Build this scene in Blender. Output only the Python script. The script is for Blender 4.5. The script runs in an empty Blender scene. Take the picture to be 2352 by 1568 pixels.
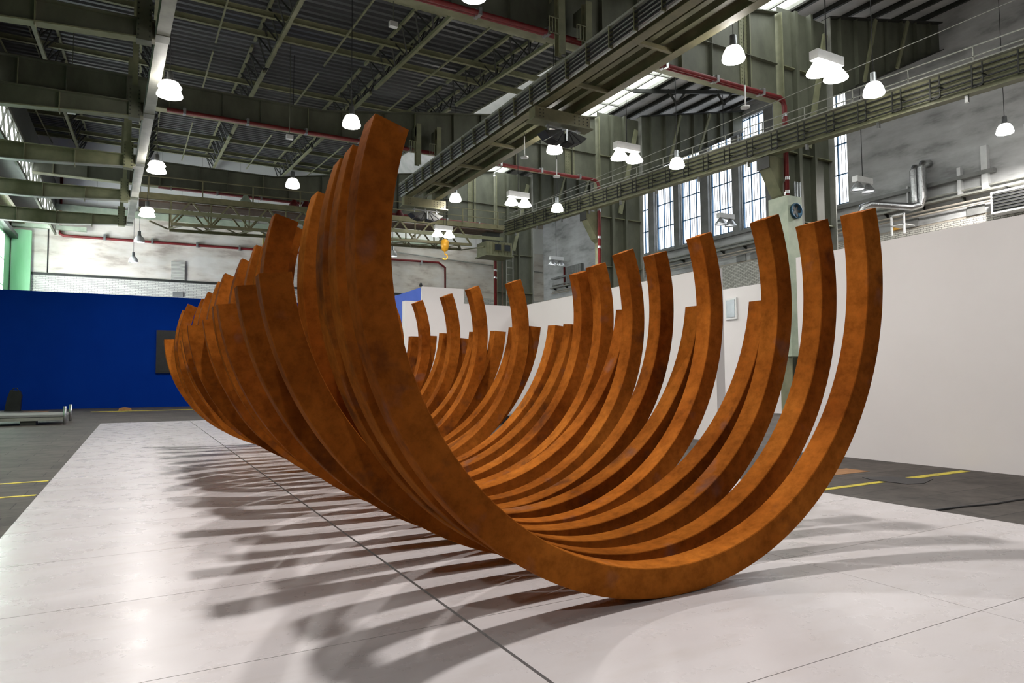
import bpy, math, random
from mathutils import Vector, Matrix
random.seed(7)
C = bpy.context.scene.collection
SC = bpy.context.scene
# World axes: X across the hall (to the right), Y down the hall (along the row of arcs), Z up. Units: metres.
# ---------------------------------------------------------------- camera
def make_camera():
    f = 1568.0; p = math.atan(88/1568); r = math.radians(-0.4); yaw = math.radians(28.8)
    fw = Vector((0, math.cos(p), math.sin(p))); rt = Vector((1, 0, 0)); up = rt.cross(fw)
    rt2 = rt*math.cos(r)+up*math.sin(r); up2 = -rt*math.sin(r)+up*math.cos(r)
    def rot(v): return Vector((v.x*math.cos(yaw)+v.y*math.sin(yaw), -v.x*math.sin(yaw)+v.y*math.cos(yaw), v.z))
    a, b, c = rot(rt2), rot(up2), -rot(fw)
    m = Matrix(((a.x, b.x, c.x, 0), (a.y, b.y, c.y, 0), (a.z, b.z, c.z, 1.6), (0, 0, 0, 1)))
    cd = bpy.data.cameras.new('camera'); cd.sensor_width = 36; cd.lens = 36*f/2352; cd.clip_end = 400
    o = bpy.data.objects.new('camera', cd); o.matrix_world = m; C.objects.link(o); SC.camera = o
make_camera()
# ---------------------------------------------------------------- world, light levels, exposure
LAMP_W, FLOOD_W, PANE_E, SKY_E, GLOW = 150, 300, 3.0, 3.5, 40
w = bpy.data.worlds.new('world'); SC.world = w; w.use_nodes = True
w.node_tree.nodes['Background'].inputs[0].default_value = (0.95, 0.97, 1.0, 1)
w.node_tree.nodes['Background'].inputs[1].default_value = 0.025
SC.view_settings.view_transform = 'Standard'; SC.view_settings.look = 'None'
SC.view_settings.gamma = 1; SC.view_settings.use_curve_mapping = False
SC.view_settings.exposure = 0.0
# ---------------------------------------------------------------- materials
def nodes(name):
    m = bpy.data.materials.new(name); m.use_nodes = True
    nt = m.node_tree; b = nt.nodes['Principled BSDF']
    return m, nt, b
def N(nt, t, **kw):
    n = nt.nodes.new(t)
    for k, v in kw.items():
        if k in n.inputs: n.inputs[k].default_value = v
        else: setattr(n, k, v)
    return n
def ramp(nt, src, stops):
    r = nt.nodes.new('ShaderNodeValToRGB'); e = r.color_ramp.elements
    while len(e) < len(stops): e.new(0.5)
    for i, (p, c) in enumerate(stops):
        e[i].position = p; e[i].color = (*c, 1) if len(c) == 3 else c
    nt.links.new(src, r.inputs[0]); return r
def coords(nt, scale=(1, 1, 1), kind='Object'):
    tc = nt.nodes.new('ShaderNodeTexCoord'); mp = nt.nodes.new('ShaderNodeMapping')
    mp.inputs['Scale'].default_value = scale
    nt.links.new(tc.outputs[kind], mp.inputs[0]); return mp.outputs[0]
def noisy(name, c1, c2, scale=2.0, rough=0.5, metal=0.0, stretch=(1, 1, 1), lo=0.35, hi=0.65, bump=0.0, detail=6, spec=0.5):
    m, nt, b = nodes(name); v = coords(nt, stretch)
    n = N(nt, 'ShaderNodeTexNoise', Scale=scale, Detail=detail, Roughness=0.6); nt.links.new(v, n.inputs['Vector'])
    r = ramp(nt, n.outputs['Fac'], [(lo, c1), (hi, c2)]); nt.links.new(r.outputs[0], b.inputs['Base Color'])
    b.inputs['Roughness'].default_value = rough; b.inputs['Metallic'].default_value = metal
    b.inputs['Specular IOR Level'].default_value = spec
    if bump:
        bp = N(nt, 'ShaderNodeBump', Strength=bump, Distance=0.02); nt.links.new(n.outputs['Fac'], bp.inputs['Height'])
        nt.links.new(bp.outputs[0], b.inputs['Normal'])
    return m
def emis(name, col, s):
    m, nt, b = nodes(name); b.inputs['Base Color'].default_value = (*col, 1)
    b.inputs['Emission Color'].default_value = (*col, 1); b.inputs['Emission Strength'].default_value = s
    return m
def mixc(nt, fac, a, b, mode='MIX'):
    x = nt.nodes.new('ShaderNodeMixRGB'); x.blend_type = mode
    for s, i in ((fac, 0), (a, 1), (b, 2)):
        if isinstance(s, (int, float)): x.inputs[i].default_value = s
        elif isinstance(s, tuple): x.inputs[i].default_value = (*s, 1)
        else: nt.links.new(s, x.inputs[i])
    return x.outputs[0]
def make_rust():
    m, nt, b = nodes('rusted_steel'); v = coords(nt); oi = nt.nodes.new('ShaderNodeObjectInfo')
    add = N(nt, 'ShaderNodeVectorMath', operation='MULTIPLY_ADD')
    comb = nt.nodes.new('ShaderNodeCombineXYZ')
    for i in range(3): nt.links.new(oi.outputs['Random'], comb.inputs[i])
    nt.links.new(comb.outputs[0], add.inputs[0]); add.inputs[1].default_value = (37, 53, 71); nt.links.new(v, add.inputs[2])
    def nz(s, d=6, r=.6):
        n = N(nt, 'ShaderNodeTexNoise', Scale=s, Detail=d, Roughness=r); nt.links.new(add.outputs[0], n.inputs['Vector']); return n.outputs['Fac']
    big = ramp(nt, nz(0.9, 4), [(0.3, (0.180, 0.050, 0.008)), (0.5, (0.320, 0.099, 0.015)), (0.72, (0.450, 0.153, 0.024))])
    fine = ramp(nt, nz(9, 9, .7), [(0.3, (0.62, 0.60, 0.58)), (0.55, (1, 1, 1)), (0.75, (1.25, 1.15, 1.0))])
    c = mixc(nt, 1.0, big.outputs[0], fine.outputs[0], 'MULTIPLY')
    dark = ramp(nt, nz(1.7, 5, .55), [(0.60, (0, 0, 0)), (0.70, (1, 1, 1))])
    c = mixc(nt, dark.outputs[0], c, mixc(nt, .55, c, (0.04, 0.022, 0.018)))
    grey = ramp(nt, nz(2.3, 3, .5), [(0.63, (0, 0, 0)), (0.74, (1, 1, 1))])
    c = mixc(nt, grey.outputs[0], c, mixc(nt, .4, c, (0.16, 0.11, 0.11)))
    tint = ramp(nt, oi.outputs['Random'], [(0.0, (0.86, 0.84, 0.8)), (1.0, (1.12, 1.06, 1.0))])
    c = mixc(nt, 1.0, c, tint.outputs[0], 'MULTIPLY')
    nt.links.new(c, b.inputs['Base Color'])
    rr = ramp(nt, nz(4), [(0.3, (.5,)*3), (0.7, (.7,)*3)]); nt.links.new(rr.outputs[0], b.inputs['Roughness'])
    bp = N(nt, 'ShaderNodeBump', Strength=0.12, Distance=0.01); nt.links.new(nz(30, 4), bp.inputs['Height']); nt.links.new(bp.outputs[0], b.inputs['Normal'])
    b.inputs['Specular IOR Level'].default_value = 0.3; b.inputs['IOR'].default_value = 1.05
    return m
def make_panel_white():
    m, nt, b = nodes('white_floor_sheet')
    v = coords(nt, (1, 1, 1)); geo = nt.nodes.new('ShaderNodeNewGeometry')
    def nz(s, d=6, r=.6, st=(1, 1, 1)):
        mp = nt.nodes.new('ShaderNodeMapping'); mp.inputs['Scale'].default_value = st; nt.links.new(geo.outputs['Position'], mp.inputs[0])
        n = N(nt, 'ShaderNodeTexNoise', Scale=s, Detail=d, Roughness=r); nt.links.new(mp.outputs[0], n.inputs['Vector']); return n.outputs['Fac']
    base = ramp(nt, nz(0.6, 2, .5, (1, 2.5, 1)), [(0.35, (0.61, 0.57, 0.575)), (0.65, (0.67, 0.635, 0.645))])
    sm = ramp(nt, nz(2.0, 3, .5, (1, 3, 1)), [(0.50, (0, 0, 0)), (0.85, (1, 1, 1))])
    c = mixc(nt, sm.outputs[0], base.outputs[0], (0.58, 0.535, 0.525))
    sp = ramp(nt, nz(5, 9, .72, (1, 2.2, 1)), [(0.60, (0, 0, 0)), (0.85, (1, 1, 1))])
    c = mixc(nt, sp.outputs[0], c, (0.50, 0.44, 0.415))
    nt.links.new(c, b.inputs['Base Color'])
    rr = ramp(nt, nz(3), [(0.3, (.24,)*3), (0.7, (.34,)*3)]); nt.links.new(rr.outputs[0], b.inputs['Roughness'])
    bp = N(nt, 'ShaderNodeBump', Strength=0.02, Distance=0.02); nt.links.new(nz(1.6, 2), bp.inputs['Height']); nt.links.new(bp.outputs[0], b.inputs['Normal'])
    b.inputs['Specular IOR Level'].default_value = 0.45
    return m
def make_ground():
    m, nt, b = nodes('dark_block_floor'); v = coords(nt, (1, 1, 1))
    br = N(nt, 'ShaderNodeTexBrick', Scale=1.0); nt.links.new(v, br.inputs['Vector'])
    br.inputs['Color1'].default_value = (0.062, 0.055, 0.050, 1); br.inputs['Color2'].default_value = (0.088, 0.078, 0.071, 1)
    br.inputs['Mortar'].default_value = (0.02, 0.018, 0.017, 1); br.inputs['Mortar Size'].default_value = 0.008
    br.inputs['Brick Width'].default_value = 1.2; br.inputs['Row Height'].default_value = 0.6
    n = N(nt, 'ShaderNodeTexNoise', Scale=2.2, Detail=8, Roughness=.7); nt.links.new(v, n.inputs['Vector'])
    r = ramp(nt, n.outputs['Fac'], [(0.3, (0.55, 0.54, 0.53)), (0.7, (1.5, 1.45, 1.4))])
    c = mixc(nt, 1.0, br.outputs['Color'], r.outputs[0], 'MULTIPLY')
    nt.links.new(c, b.inputs['Base Color']); b.inputs['Roughness'].default_value = 0.6; b.inputs['Specular IOR Level'].default_value = 0.25
    bp = N(nt, 'ShaderNodeBump', Strength=0.3, Distance=0.02); nt.links.new(br.outputs['Color'], bp.inputs['Height']); nt.links.new(bp.outputs[0], b.inputs['Normal'])
    return m
def make_plaster(name, c1, c2, cdark, st=(.35, .35, 1.2)):
    m, nt, b = nodes(name); v = coords(nt, st)
    n1 = N(nt, 'ShaderNodeTexNoise', Scale=0.9, Detail=8, Roughness=.62); nt.links.new(v, n1.inputs['Vector'])
    n2 = N(nt, 'ShaderNodeTexNoise', Scale=0.35, Detail=4); nt.links.new(coords(nt, (1, 1, 1)), n2.inputs['Vector'])
    r = ramp(nt, n1.outputs['Fac'], [(0.36, cdark), (0.46, c1), (0.62, c2)])
    r2 = ramp(nt, n2.outputs['Fac'], [(0.35, (0.8, 0.8, 0.8)), (0.6, (1, 1, 1))])
    nt.links.new(mixc(nt, 1.0, r.outputs[0], r2.outputs[0], 'MULTIPLY'), b.inputs['Base Color'])
    b.inputs['Roughness'].default_value = 0.85
    return m
def make_brick(name, c1, c2, mortar, ax='x', w_=.5, h=.16):
    m, nt, b = nodes(name)
    tc = nt.nodes.new('ShaderNodeTexCoord'); sp = nt.nodes.new('ShaderNodeSeparateXYZ'); cb = nt.nodes.new('ShaderNodeCombineXYZ')
    nt.links.new(tc.outputs['Object'], sp.inputs[0])
    nt.links.new(sp.outputs['X' if ax == 'x' else 'Y'], cb.inputs[0]); nt.links.new(sp.outputs['Z'], cb.inputs[1])
    br = N(nt, 'ShaderNodeTexBrick', Scale=1.0); nt.links.new(cb.outputs[0], br.inputs['Vector'])
    br.inputs['Color1'].default_value = (*c1, 1); br.inputs['Color2'].default_value = (*c2, 1); br.inputs['Mortar'].default_value = (*mortar, 1)
    br.inputs['Mortar Size'].default_value = 0.012; br.inputs['Brick Width'].default_value = w_; br.inputs['Row Height'].default_value = h
    nt.links.new(br.outputs['Color'], b.inputs['Base Color']); b.inputs['Roughness'].default_value = .85
    return m
M = dict(
 rust=make_rust(), sheet=make_panel_white(), ground=make_ground(),
 steel=noisy('green_grey_steel', (0.085, 0.090, 0.062), (0.135, 0.140, 0.100), 1.2, .5, stretch=(1, 1, .5)),
 steel_l=noisy('olive_painted_steel', (0.17, 0.175, 0.10), (0.25, 0.25, 0.15), 1.5, .5),
 steel_y=noisy('sand_olive_steel', (0.15, 0.14, 0.075), (0.23, 0.21, 0.115), 1.5, .5),
 steel_w=noisy('pale_grey_steel', (0.26, 0.26, 0.23), (0.36, 0.36, 0.32), 1.5, .45),
 pale=noisy('pale_green_steel', (0.30, 0.36, 0.27), (0.44, 0.50, 0.38), 1.2, .5),
 dark=noisy('dark_steel', (0.018, 0.019, 0.016), (0.035, 0.036, 0.03), 2, .55),
 black=noisy('black_paint', (0.008, 0.008, 0.009), (0.016, 0.016, 0.018), 3, .5),
 deck=noisy('dark_corrugated_deck', (0.075, 0.078, 0.08), (0.13, 0.135, 0.14), .5, .38, metal=.3, stretch=(.2, 1, 1)),
 roofl=noisy('grey_roof_boards', (0.38, 0.38, 0.37), (0.52, 0.51, 0.50), .7, .8),
 red=noisy('red_pipe_paint', (0.13, 0.008, 0.009), (0.20, 0.013, 0.014), 3, .5),
 redm=noisy('dark_red_machine_paint', (0.09, 0.006, 0.008), (0.16, 0.012, 0.012), 3, .5),
 galv=noisy('galvanised_metal', (0.42, 0.43, 0.44), (0.62, 0.63, 0.64), 9, .3, metal=.8),
 foil=noisy('crinkled_foil', (0.55, 0.55, 0.56), (0.8, 0.8, 0.8), 14, .22, metal=1.0, bump=.8),
 white=noisy('white_partition_paint', (0.80, 0.765, 0.76), (0.84, 0.805, 0.80), .5, .75),
 whitep=noisy('white_enamel', (0.72, 0.72, 0.72), (0.8, 0.8, 0.8), 3, .35),
 blue=noisy('deep_blue_fabric', (0.0015, 0.027, 0.25), (0.002, 0.032, 0.28), .4, 1.0, spec=.05),
 blue2=noisy('bright_blue_paint', (0.055, 0.13, 0.62), (0.07, 0.15, 0.68), 1, .8),
 green=noisy('mint_green_cladding', (0.26, 0.58, 0.30), (0.38, 0.70, 0.43), .8, .6, stretch=(1, 1, .2)),
 cream=make_plaster('stained_cream_plaster', (0.74, 0.67, 0.59), (0.84, 0.79, 0.73), (0.52, 0.44, 0.38)),
 grey=make_plaster('mottled_grey_plaster', (0.50, 0.50, 0.50), (0.62, 0.62, 0.62), (0.34, 0.335, 0.33)),
 brickx=make_brick('white_brick', (0.62, 0.60, 0.55), (0.72, 0.70, 0.64), (0.2, 0.19, 0.18), 'x', .4, .13),
 bricky=make_brick('white_brick_side', (0.58, 0.56, 0.50), (0.68, 0.66, 0.6), (0.12, 0.11, 0.10), 'y', .32, .105),
 tile=make_brick('white_boarding', (0.80, 0.79, 0.77), (0.84, 0.83, 0.80), (0.4, 0.38, 0.35), 'x', 3.0, 3.0),
 beige=noisy('beige_boards', (0.42, 0.37, 0.31), (0.52, 0.46, 0.39), .8, .8),
 conc=noisy('concrete_pier', (0.20, 0.20, 0.195), (0.30, 0.30, 0.29), 1, .85),
 yellow=noisy('worn_yellow_line', (0.40, 0.32, 0.02), (0.72, 0.60, 0.03), 6, .5, lo=.4, hi=.5),
 yelw=noisy('hook_yellow', (0.75, 0.36, 0.02), (0.85, 0.42, 0.03), 3, .4),
 orange=noisy('rust_orange_mark', (0.32, 0.15, 0.05), (0.42, 0.2, 0.07), 6, .6),
 brown=noisy('brown_boards', (0.10, 0.065, 0.045), (0.16, 0.11, 0.08), 3, .8),
 pane=emis('daylight_pane', (0.90, 0.95, 1.0), PANE_E), sky=emis('daylight_skylight', (0.95, 1.0, 0.98), SKY_E),
 bulb=emis('glowing_lamp_glass', (1.0, 0.96, 0.90), GLOW), dim=emis('dim_lamp_glass', (0.95, 0.97, 1.0), 1.2),
 glassd=noisy('dark_window_glass', (0.03, 0.035, 0.04), (0.05, 0.06, 0.07), 2, .15),
 bluefan=noisy('blue_fan_metal', (0.02, 0.07, 0.12), (0.04, 0.12, 0.2), 8, .35, metal=.5),
 cyan=noisy('blue_painted_mullion', (0.02, 0.08, 0.16), (0.03, 0.12, 0.24), 3, .5),
)
# ---------------------------------------------------------------- mesh helper
class MB:
    def __init__(s): s.v = []; s.f = []; s.sm = []
    def add(s, vs, fs, smooth=False):
        n = len(s.v); s.v += [Vector(v) for v in vs]; s.f += [tuple(i+n for i in f) for f in fs]; s.sm += [smooth]*len(fs); return s
    def box(s, x0, x1, y0, y1, z0, z1):
        return s.add([(x, y, z) for z in (z0, z1) for y in (y0, y1) for x in (x0, x1)],
              [(0, 2, 3, 1), (4, 5, 7, 6), (0, 1, 5, 4), (2, 6, 7, 3), (0, 4, 6, 2), (1, 3, 7, 5)])
    def bar(s, p, q, a, b=None, up=(0, 0, 1)):
        b = b or a; p = Vector(p); q = Vector(q); d = (q-p).normalized(); up = Vector(up)
        if abs(d.dot(up)) > .98: up = Vector((0, 1, 0))
        x = d.cross(up).normalized(); y = x.cross(d).normalized()
        vs = [c+x*sx*a/2+y*sy*b/2 for c in (p, q) for sx, sy in ((-1, -1), (1, -1), (1, 1), (-1, 1))]
        return s.add(vs, [(0, 3, 2, 1), (4, 5, 6, 7), (0, 1, 5, 4), (1, 2, 6, 5), (2, 3, 7, 6), (3, 0, 4, 7)])
    def ibeam(s, p, q, w_, h, t=.02, up=(0, 0, 1)):   # p,q centre line; h measured along up
        p = Vector(p); q = Vector(q); u = Vector(up)
        s.bar(p, q, t, h-2*t, up); s.bar(p+u*(h/2-t/2), q+u*(h/2-t/2), w_, t, up); s.bar(p-u*(h/2-t/2), q-u*(h/2-t/2), w_, t, up); return s
    def path(s, pts, r, n=8):
        pts = [Vector(p) for p in pts]; base = len(s.v); m_ = len(pts)
        for i, p in enumerate(pts):
            d = ((pts[min(i+1, m_-1)]-p).normalized()+(p-pts[max(i-1, 0)]).normalized()) if 0 < i < m_-1 else (pts[1]-pts[0] if i == 0 else pts[-1]-pts[-2])
            d = d.normalized(); up = Vector((0, 0, 1)) if abs(d.z) < .9 else Vector((0, 1, 0))
            x = d.cross(up).normalized(); y = x.cross(d)
            for k in range(n):
                a = 2*math.pi*k/n; s.v.append(p+x*r*math.cos(a)+y*r*math.sin(a))
        for i in range(m_-1):
            for k in range(n):
                a = base+i*n+k; b_ = base+i*n+(k+1) % n; s.f.append((a, b_, b_+n, a+n)); s.sm.append(True)
        s.f.append(tuple(base+k for k in range(n))[::-1]); s.f.append(tuple(base+(m_-1)*n+k for k in range(n))); s.sm += [False, False]
        return s
    def lathe(s, prof, c, n=24):
        base = len(s.v); c = Vector(c)
        for r, z in prof:
            for k in range(n):
                a = 2*math.pi*k/n; s.v.append(c+Vector((r*math.cos(a), r*math.sin(a), z)))
        for i in range(len(prof)-1):
            for k in range(n):
                a = base+i*n+k; b_ = base+i*n+(k+1) % n; s.f.append((a, b_, b_+n, a+n)); s.sm.append(True)
        return s
    def prism(s, poly, d):   # poly: list of 3D points (planar), extruded by vector d
        n = len(poly); d = Vector(d); vs = [Vector(p) for p in poly]; vs += [p+d for p in vs]
        fs = [tuple(range(n))[::-1], tuple(range(n, 2*n))]+[(i, (i+1) % n, (i+1) % n+n, i+n) for i in range(n)]
        return s.add(vs, fs)
    def build(s, name, mat, parent=None, origin=None):
        if origin is None:
            if parent: origin = parent['_o'] if '_o' in parent else (0, 0, 0)
            else:
                lo = [min(v[i] for v in s.v) for i in range(3)]; hi = [max(v[i] for v in s.v) for i in range(3)]
                origin = ((lo[0]+hi[0])/2, (lo[1]+hi[1])/2, lo[2])
        o3 = Vector(origin)
        me = bpy.data.meshes.new(name); me.from_pydata([v-o3 for v in s.v], [], s.f); me.update()
        if any(s.sm): me.polygons.foreach_set('use_smooth', s.sm)
        me.materials.append(M[mat] if isinstance(mat, str) else mat)
        o = bpy.data.objects.new(name, me); C.objects.link(o)
        if parent: o.parent = parent
        else: o.location = o3
        return o
ORIG = {}
def thing(name, label, cat, loc, group=None):
    o = bpy.data.objects.new(name, None); o.empty_display_size = .2; C.objects.link(o); o.location = loc
    o['label'] = label; o['category'] = cat
    if group: o['group'] = group
    ORIG[o.name] = loc
    return o
def part(mb, name, mat, parent, label=None):
    o = mb.build(name, mat, parent, origin=ORIG[parent.name]); ORIG[o.name] = ORIG[parent.name] if False else (0, 0, 0)
    if label: o['label'] = label
    return o
def sub(mb, name, mat, parent, root): # sub-part, same origin as its root thing
    return mb.build(name, mat, parent, origin=ORIG[root.name])
def tag(o, label, cat, group=None):
    o['label'] = label; o['category'] = cat
    if group: o['group'] = group
    return o
def struct(mb, name, mat, **kw):
    o = mb.build(name, mat, **kw); o['kind'] = 'structure'; return o
def dup(root, loc, label, group=None):
    r = root.copy(); C.objects.link(r); r.location = loc; r['label'] = label
    if group: r['group'] = group
    for ch in list(root.children):
        c = ch.copy(); C.objects.link(c); c.parent = r
        for g in list(ch.children):
            d = g.copy(); C.objects.link(d); d.parent = c
    return r
ORD = ['zeroth', 'first', 'second', 'third', 'fourth', 'fifth', 'sixth', 'seventh', 'eighth', 'ninth', 'tenth', 'eleventh', 'twelfth', 'thirteenth', 'fourteenth', 'fifteenth', 'sixteenth', 'seventeenth', 'eighteenth', 'nineteenth', 'twentieth', 'twenty-first', 'twenty-second']
# ================================================================ SETTING
def rise(y): return max(.09*(y-27), -.54)        # the dark deck climbs towards the far end
def ceil(x, y): return 17.49+rise(y) if x < 18.3 else (18.68 if x < 26.6 else 18.86+(x-25.2)*.1875)
HB, HR, HL = 62.0, 38.0, -8.4
struct(MB().box(HL-.3, HR+.3, -14, HB+.3, -.25, -.03), 'floor', 'ground')
# back wall: brick base, cream plaster, boarded top
wb = struct(MB().box(HL, HR, HB, HB+.3, 9.9, 15.0), 'wall_back', 'cream', origin=(0, HB, 0))
struct(MB().box(HL, HR, HB, HB+.3, -.03, 9.9), 'wall_back.001', 'brickx', origin=(0, HB, 0))
struct(MB().box(HL, HR, HB, HB+.3, 15.0, 17.7), 'wall_back.002', 'tile', origin=(0, HB, 0))
struct(MB().box(HL, HR, HB, HB+.3, 17.7, 19.4), 'wall_back.003', 'beige', origin=(0, HB, 0))
struct(MB().box(HL, HR, HB, HB+.3, 19.4, 22.8), 'wall_back.004', 'tile', origin=(0, HB, 0))
struct(MB().box(HL+1.5, 26, HB-.35, HB, 14.75, 15.25), 'trim_1', 'pale')
struct(MB().box(-7.1, 28, HB-.12, HB, 9.78, 9.95), 'trim_2', 'dark')
# left wall
struct(MB().box(HL-.3, HL, 14, HB, -.03, 12.6), 'wall_left', 'green')
struct(MB().box(HL-.3, HL, 14, HB, 12.6, 15.0), 'wall_left.001', 'brown')
struct(MB().box(HL-.3, HL, 14, HB, 15.0, 18.4), 'wall_left.002', 'dark')
# right wall with tall windows
PW = [(21.4+4.9, 28.0), (29.0, 31.3), (32.2, 34.6), (35.3, 37.7), (38.4, 40.8), (41.4, 43.9), (44.5, 47.2)]
PW = [(26.2, 28.4), (29.2, 31.4), (32.3, 34.55), (35.3, 37.6), (38.5, 40.8), (41.5, 43.8), (44.6, 47.1)]
def right_wall():
    m = MB(); m.box(HR, HR+.4, -14, HB, 10.0, 12.25 if False else 12.3)
    m.box(HR, HR+.4, -14, HB, 20.3, 22.6)
    ys = [-14]+[y for p in PW for y in p]+[HB]
    for i in range(0, len(ys), 2): m.box(HR, HR+.4, ys[i], ys[i+1], 12.3, 20.3)
    struct(m, 'wall_right', 'grey', origin=(HR, 0, 0))
    struct(MB().box(HR, HR+.4, -14, HB, -.03, 9.9), 'wall_right.001', 'bricky', origin=(HR, 0, 0))
    struct(MB().box(HR+.02, HR+.4, -14, HB, 9.9, 10.75), 'wall_right.002', 'beige', origin=(HR, 0, 0))
    for k, (a, b) in enumerate(PW):
        fr = MB()
        for y in (a, b): fr.box(HR+.12, HR+.3, y-.05, y+.05, 12.3, 20.3)
        cn = 3
        for j in range(1, cn): fr.box(HR+.14, HR+.24, a+(b-a)*j/cn-.035, a+(b-a)*j/cn+.035, 12.3, 20.3)
        for z in (12.35, 14.2, 16.1, 18.0, 20.2): fr.box(HR+.14, HR+.24, a, b, z-.035, z+.035)
        p = struct(MB().box(HR+.26, HR+.3, a, b, 12.3, 20.3), 'window_%d' % (k+1), 'pane', origin=(HR, a, 12.3))
        f = fr.build('window_frame', 'cyan', p, origin=(HR, a, 12.3))
        mm = MB()
        for j in range(1, 9): mm.box(HR+.16, HR+.2, a+(b-a)*j/9-.009, a+(b-a)*j/9+.009, 12.3, 20.3)
        mm.build('muntin', 'dark', p, origin=(HR, a, 12.3))
    # concrete piers between the windows
    for k, (a, b) in enumerate([(28.4, 29.2), (31.4, 32.3), (34.55, 35.3), (37.6, 38.5), (40.8, 41.5), (43.8, 44.6)]):
        struct(MB().box(HR-.25, HR, a+.05, b-.05, 12.0, 20.2), 'trim_%d' % (10+k), 'conc')
    struct(MB().box(HR-.3, HR, 18, 60, 11.95, 12.15), 'trim_3', 'conc')
right_wall()
# roofs
def deck():
    m = MB(); y = -2.0; x0, x1 = HL, 18.3; z = 17.5
    prof = []
    while y < HB:
        q = z+rise(y); prof += [(y, q+.2), (y+.15, q+.2), (y+.22, q), (y+.40, q), (y+.47, q+.2)]; y += .54
    vs = []; fs = []
    for i, (yy, zz) in enumerate(prof):
        vs += [(x0, yy, zz), (x1, yy, zz)]
        if i: fs.append((2*i-2, 2*i-1, 2*i+1, 2*i))
    m.add(vs, fs); m.prism([(x0, -2, 17.3), (x0, 21, 17.3), (x0, HB, 20.95), (x0, HB, 21.1), (x0, 21, 17.45), (x0, -2, 17.45)], (x1-x0, 0, 0))
    struct(m, 'ceiling', 'deck', origin=(0, 0, 17.5))
    m = MB()
    for a, b in ((-2, 21), (21, HB)):
        ra, rb = rise(a), rise(b)
        m.add([(19.4, a, 18.8+ra), (22.2, a, 18.75), (22.2, b, 18.75), (19.4, b, 18.8+rb), (19.4, a, 19.0+ra), (22.2, a, 19.0), (22.2, b, 19.0), (19.4, b, 19.0+rb)],
              [(0, 1, 2, 3), (7, 6, 5, 4), (0, 4, 5, 1), (1, 5, 6, 2), (2, 6, 7, 3), (3, 7, 4, 0)])
    m.prism([(26.6, -2, 19.15), (HR+.2, -2, 21.3), (HR+.2, -2, 21.55), (26.6, -2, 19.4)], (0, HB+2, 0))
    struct(m, 'ceiling.001', 'roofl', origin=(25, 0, 18.6))
deck()
def skylights():
    y = -1.0; k = 20
    # clerestory at the right edge of the dark deck and the flat rooflight behind it, one pane per bay
    for i in range(9):
        y0, y1 = -1+7*i, -1+7*(i+1)-.05
        ra, rb = rise(y0), rise(y1)
        p = struct(MB().add([(18.35, y0, 17.66+ra), (19.42, y0, 18.78+ra), (19.42, y1, 18.78+rb), (18.35, y1, 17.66+rb)], [(0, 1, 2, 3)]), 'window_%d' % k, 'sky', origin=(18.4, y0, 17.6)); k += 1
        m = MB(); n = 6; d = (y1-y0)/n
        for j in range(n):
            a = y0+d*j
            q = rise(a); q2 = rise(a+d)
            m.bar((18.33, a, 17.55+q), (19.38, a+d/2, 18.7+q), .12, .1); m.bar((19.38, a+d/2, 18.7+q), (18.33, a+d, 17.55+q2), .12, .1)
            m.bar((18.33, a, 17.55+q), (19.4, a, 18.7+q), .1, .1)
        m.bar((18.3, y0, 17.55+ra), (18.3, y1, 17.55+rb), .16, .2); m.bar((18.85, y0, 18.1+ra), (18.85, y1, 18.1+rb), .08, .1)
        m.build('window_frame', 'steel', p, origin=(18.4, y0, 17.6))
        p = struct(MB().prism([(22.2, y0, 18.78), (26.6, y0, 19.05), (26.6, y0, 19.09), (22.2, y0, 18.82)], (0, y1-y0, 0)), 'window_%d' % k, 'sky', origin=(21.3, y0, 18.6)); k += 1
        m = MB()
        for j in range(3):
            a = y0+(y1-y0)*j/3; m.bar((22.2, a, 18.7), (26.6, a, 18.98), .12, .12)
        m.bar((22.2, y0, 18.66), (22.2, y1, 18.66), .14, .2); m.bar((25.7, y0, 18.9), (25.7, y1, 18.9), .1, .1); m.bar((26.6, y0, 18.98), (26.6, y1, 18.98), .16, .24)
        m.build('window_frame', 'steel_w', p, origin=(21.3, y0, 18.6))
skylights()
# lattice windows of the left aisle
LX = -5.65
for i in range(4):
    y0 = 34+6.9*i; y1 = y0+6.8
    p = struct(MB().box(LX-.06, LX-.02, y0, y1, 12.9, 14.6), 'window_%d' % (50+i), 'pane', origin=(LX, y0, 12.9))
    m = MB(); n = 4; d = (y1-y0)/n
    for j in range(n):
        m.bar((LX+.02, y0+d*j, 12.9), (LX+.02, y0+d*(j+1), 14.6), .03, .09, (1, 0, 0)); m.bar((LX+.02, y0+d*j, 14.6), (LX+.02, y0+d*(j+1), 12.9), .03, .09, (1, 0, 0))
    m.bar((LX+.04, y0, 12.9), (LX+.04, y1, 12.9), .12, .2); m.bar((LX+.04, y0, 14.6), (LX+.04, y1, 14.6), .12, .2)
    m.build('window_frame', 'steel', p, origin=(LX, y0, 12.9))
struct(MB().box(HL, LX, 14, HB, 14.75, 14.9), 'ceiling.002', 'dark')
struct(MB().box(LX-.1, LX, 14, HB, 14.9, 16.8), 'wall_left.003', 'dark')
struct(MB().box(LX-.1, LX, 14, 33.9, 12.9, 14.75), 'wall_left.004', 'dark')
M['door_pane'] = emis('daylight_door_glazing', (0.93, 0.97, 1.0), 22.0)
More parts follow.
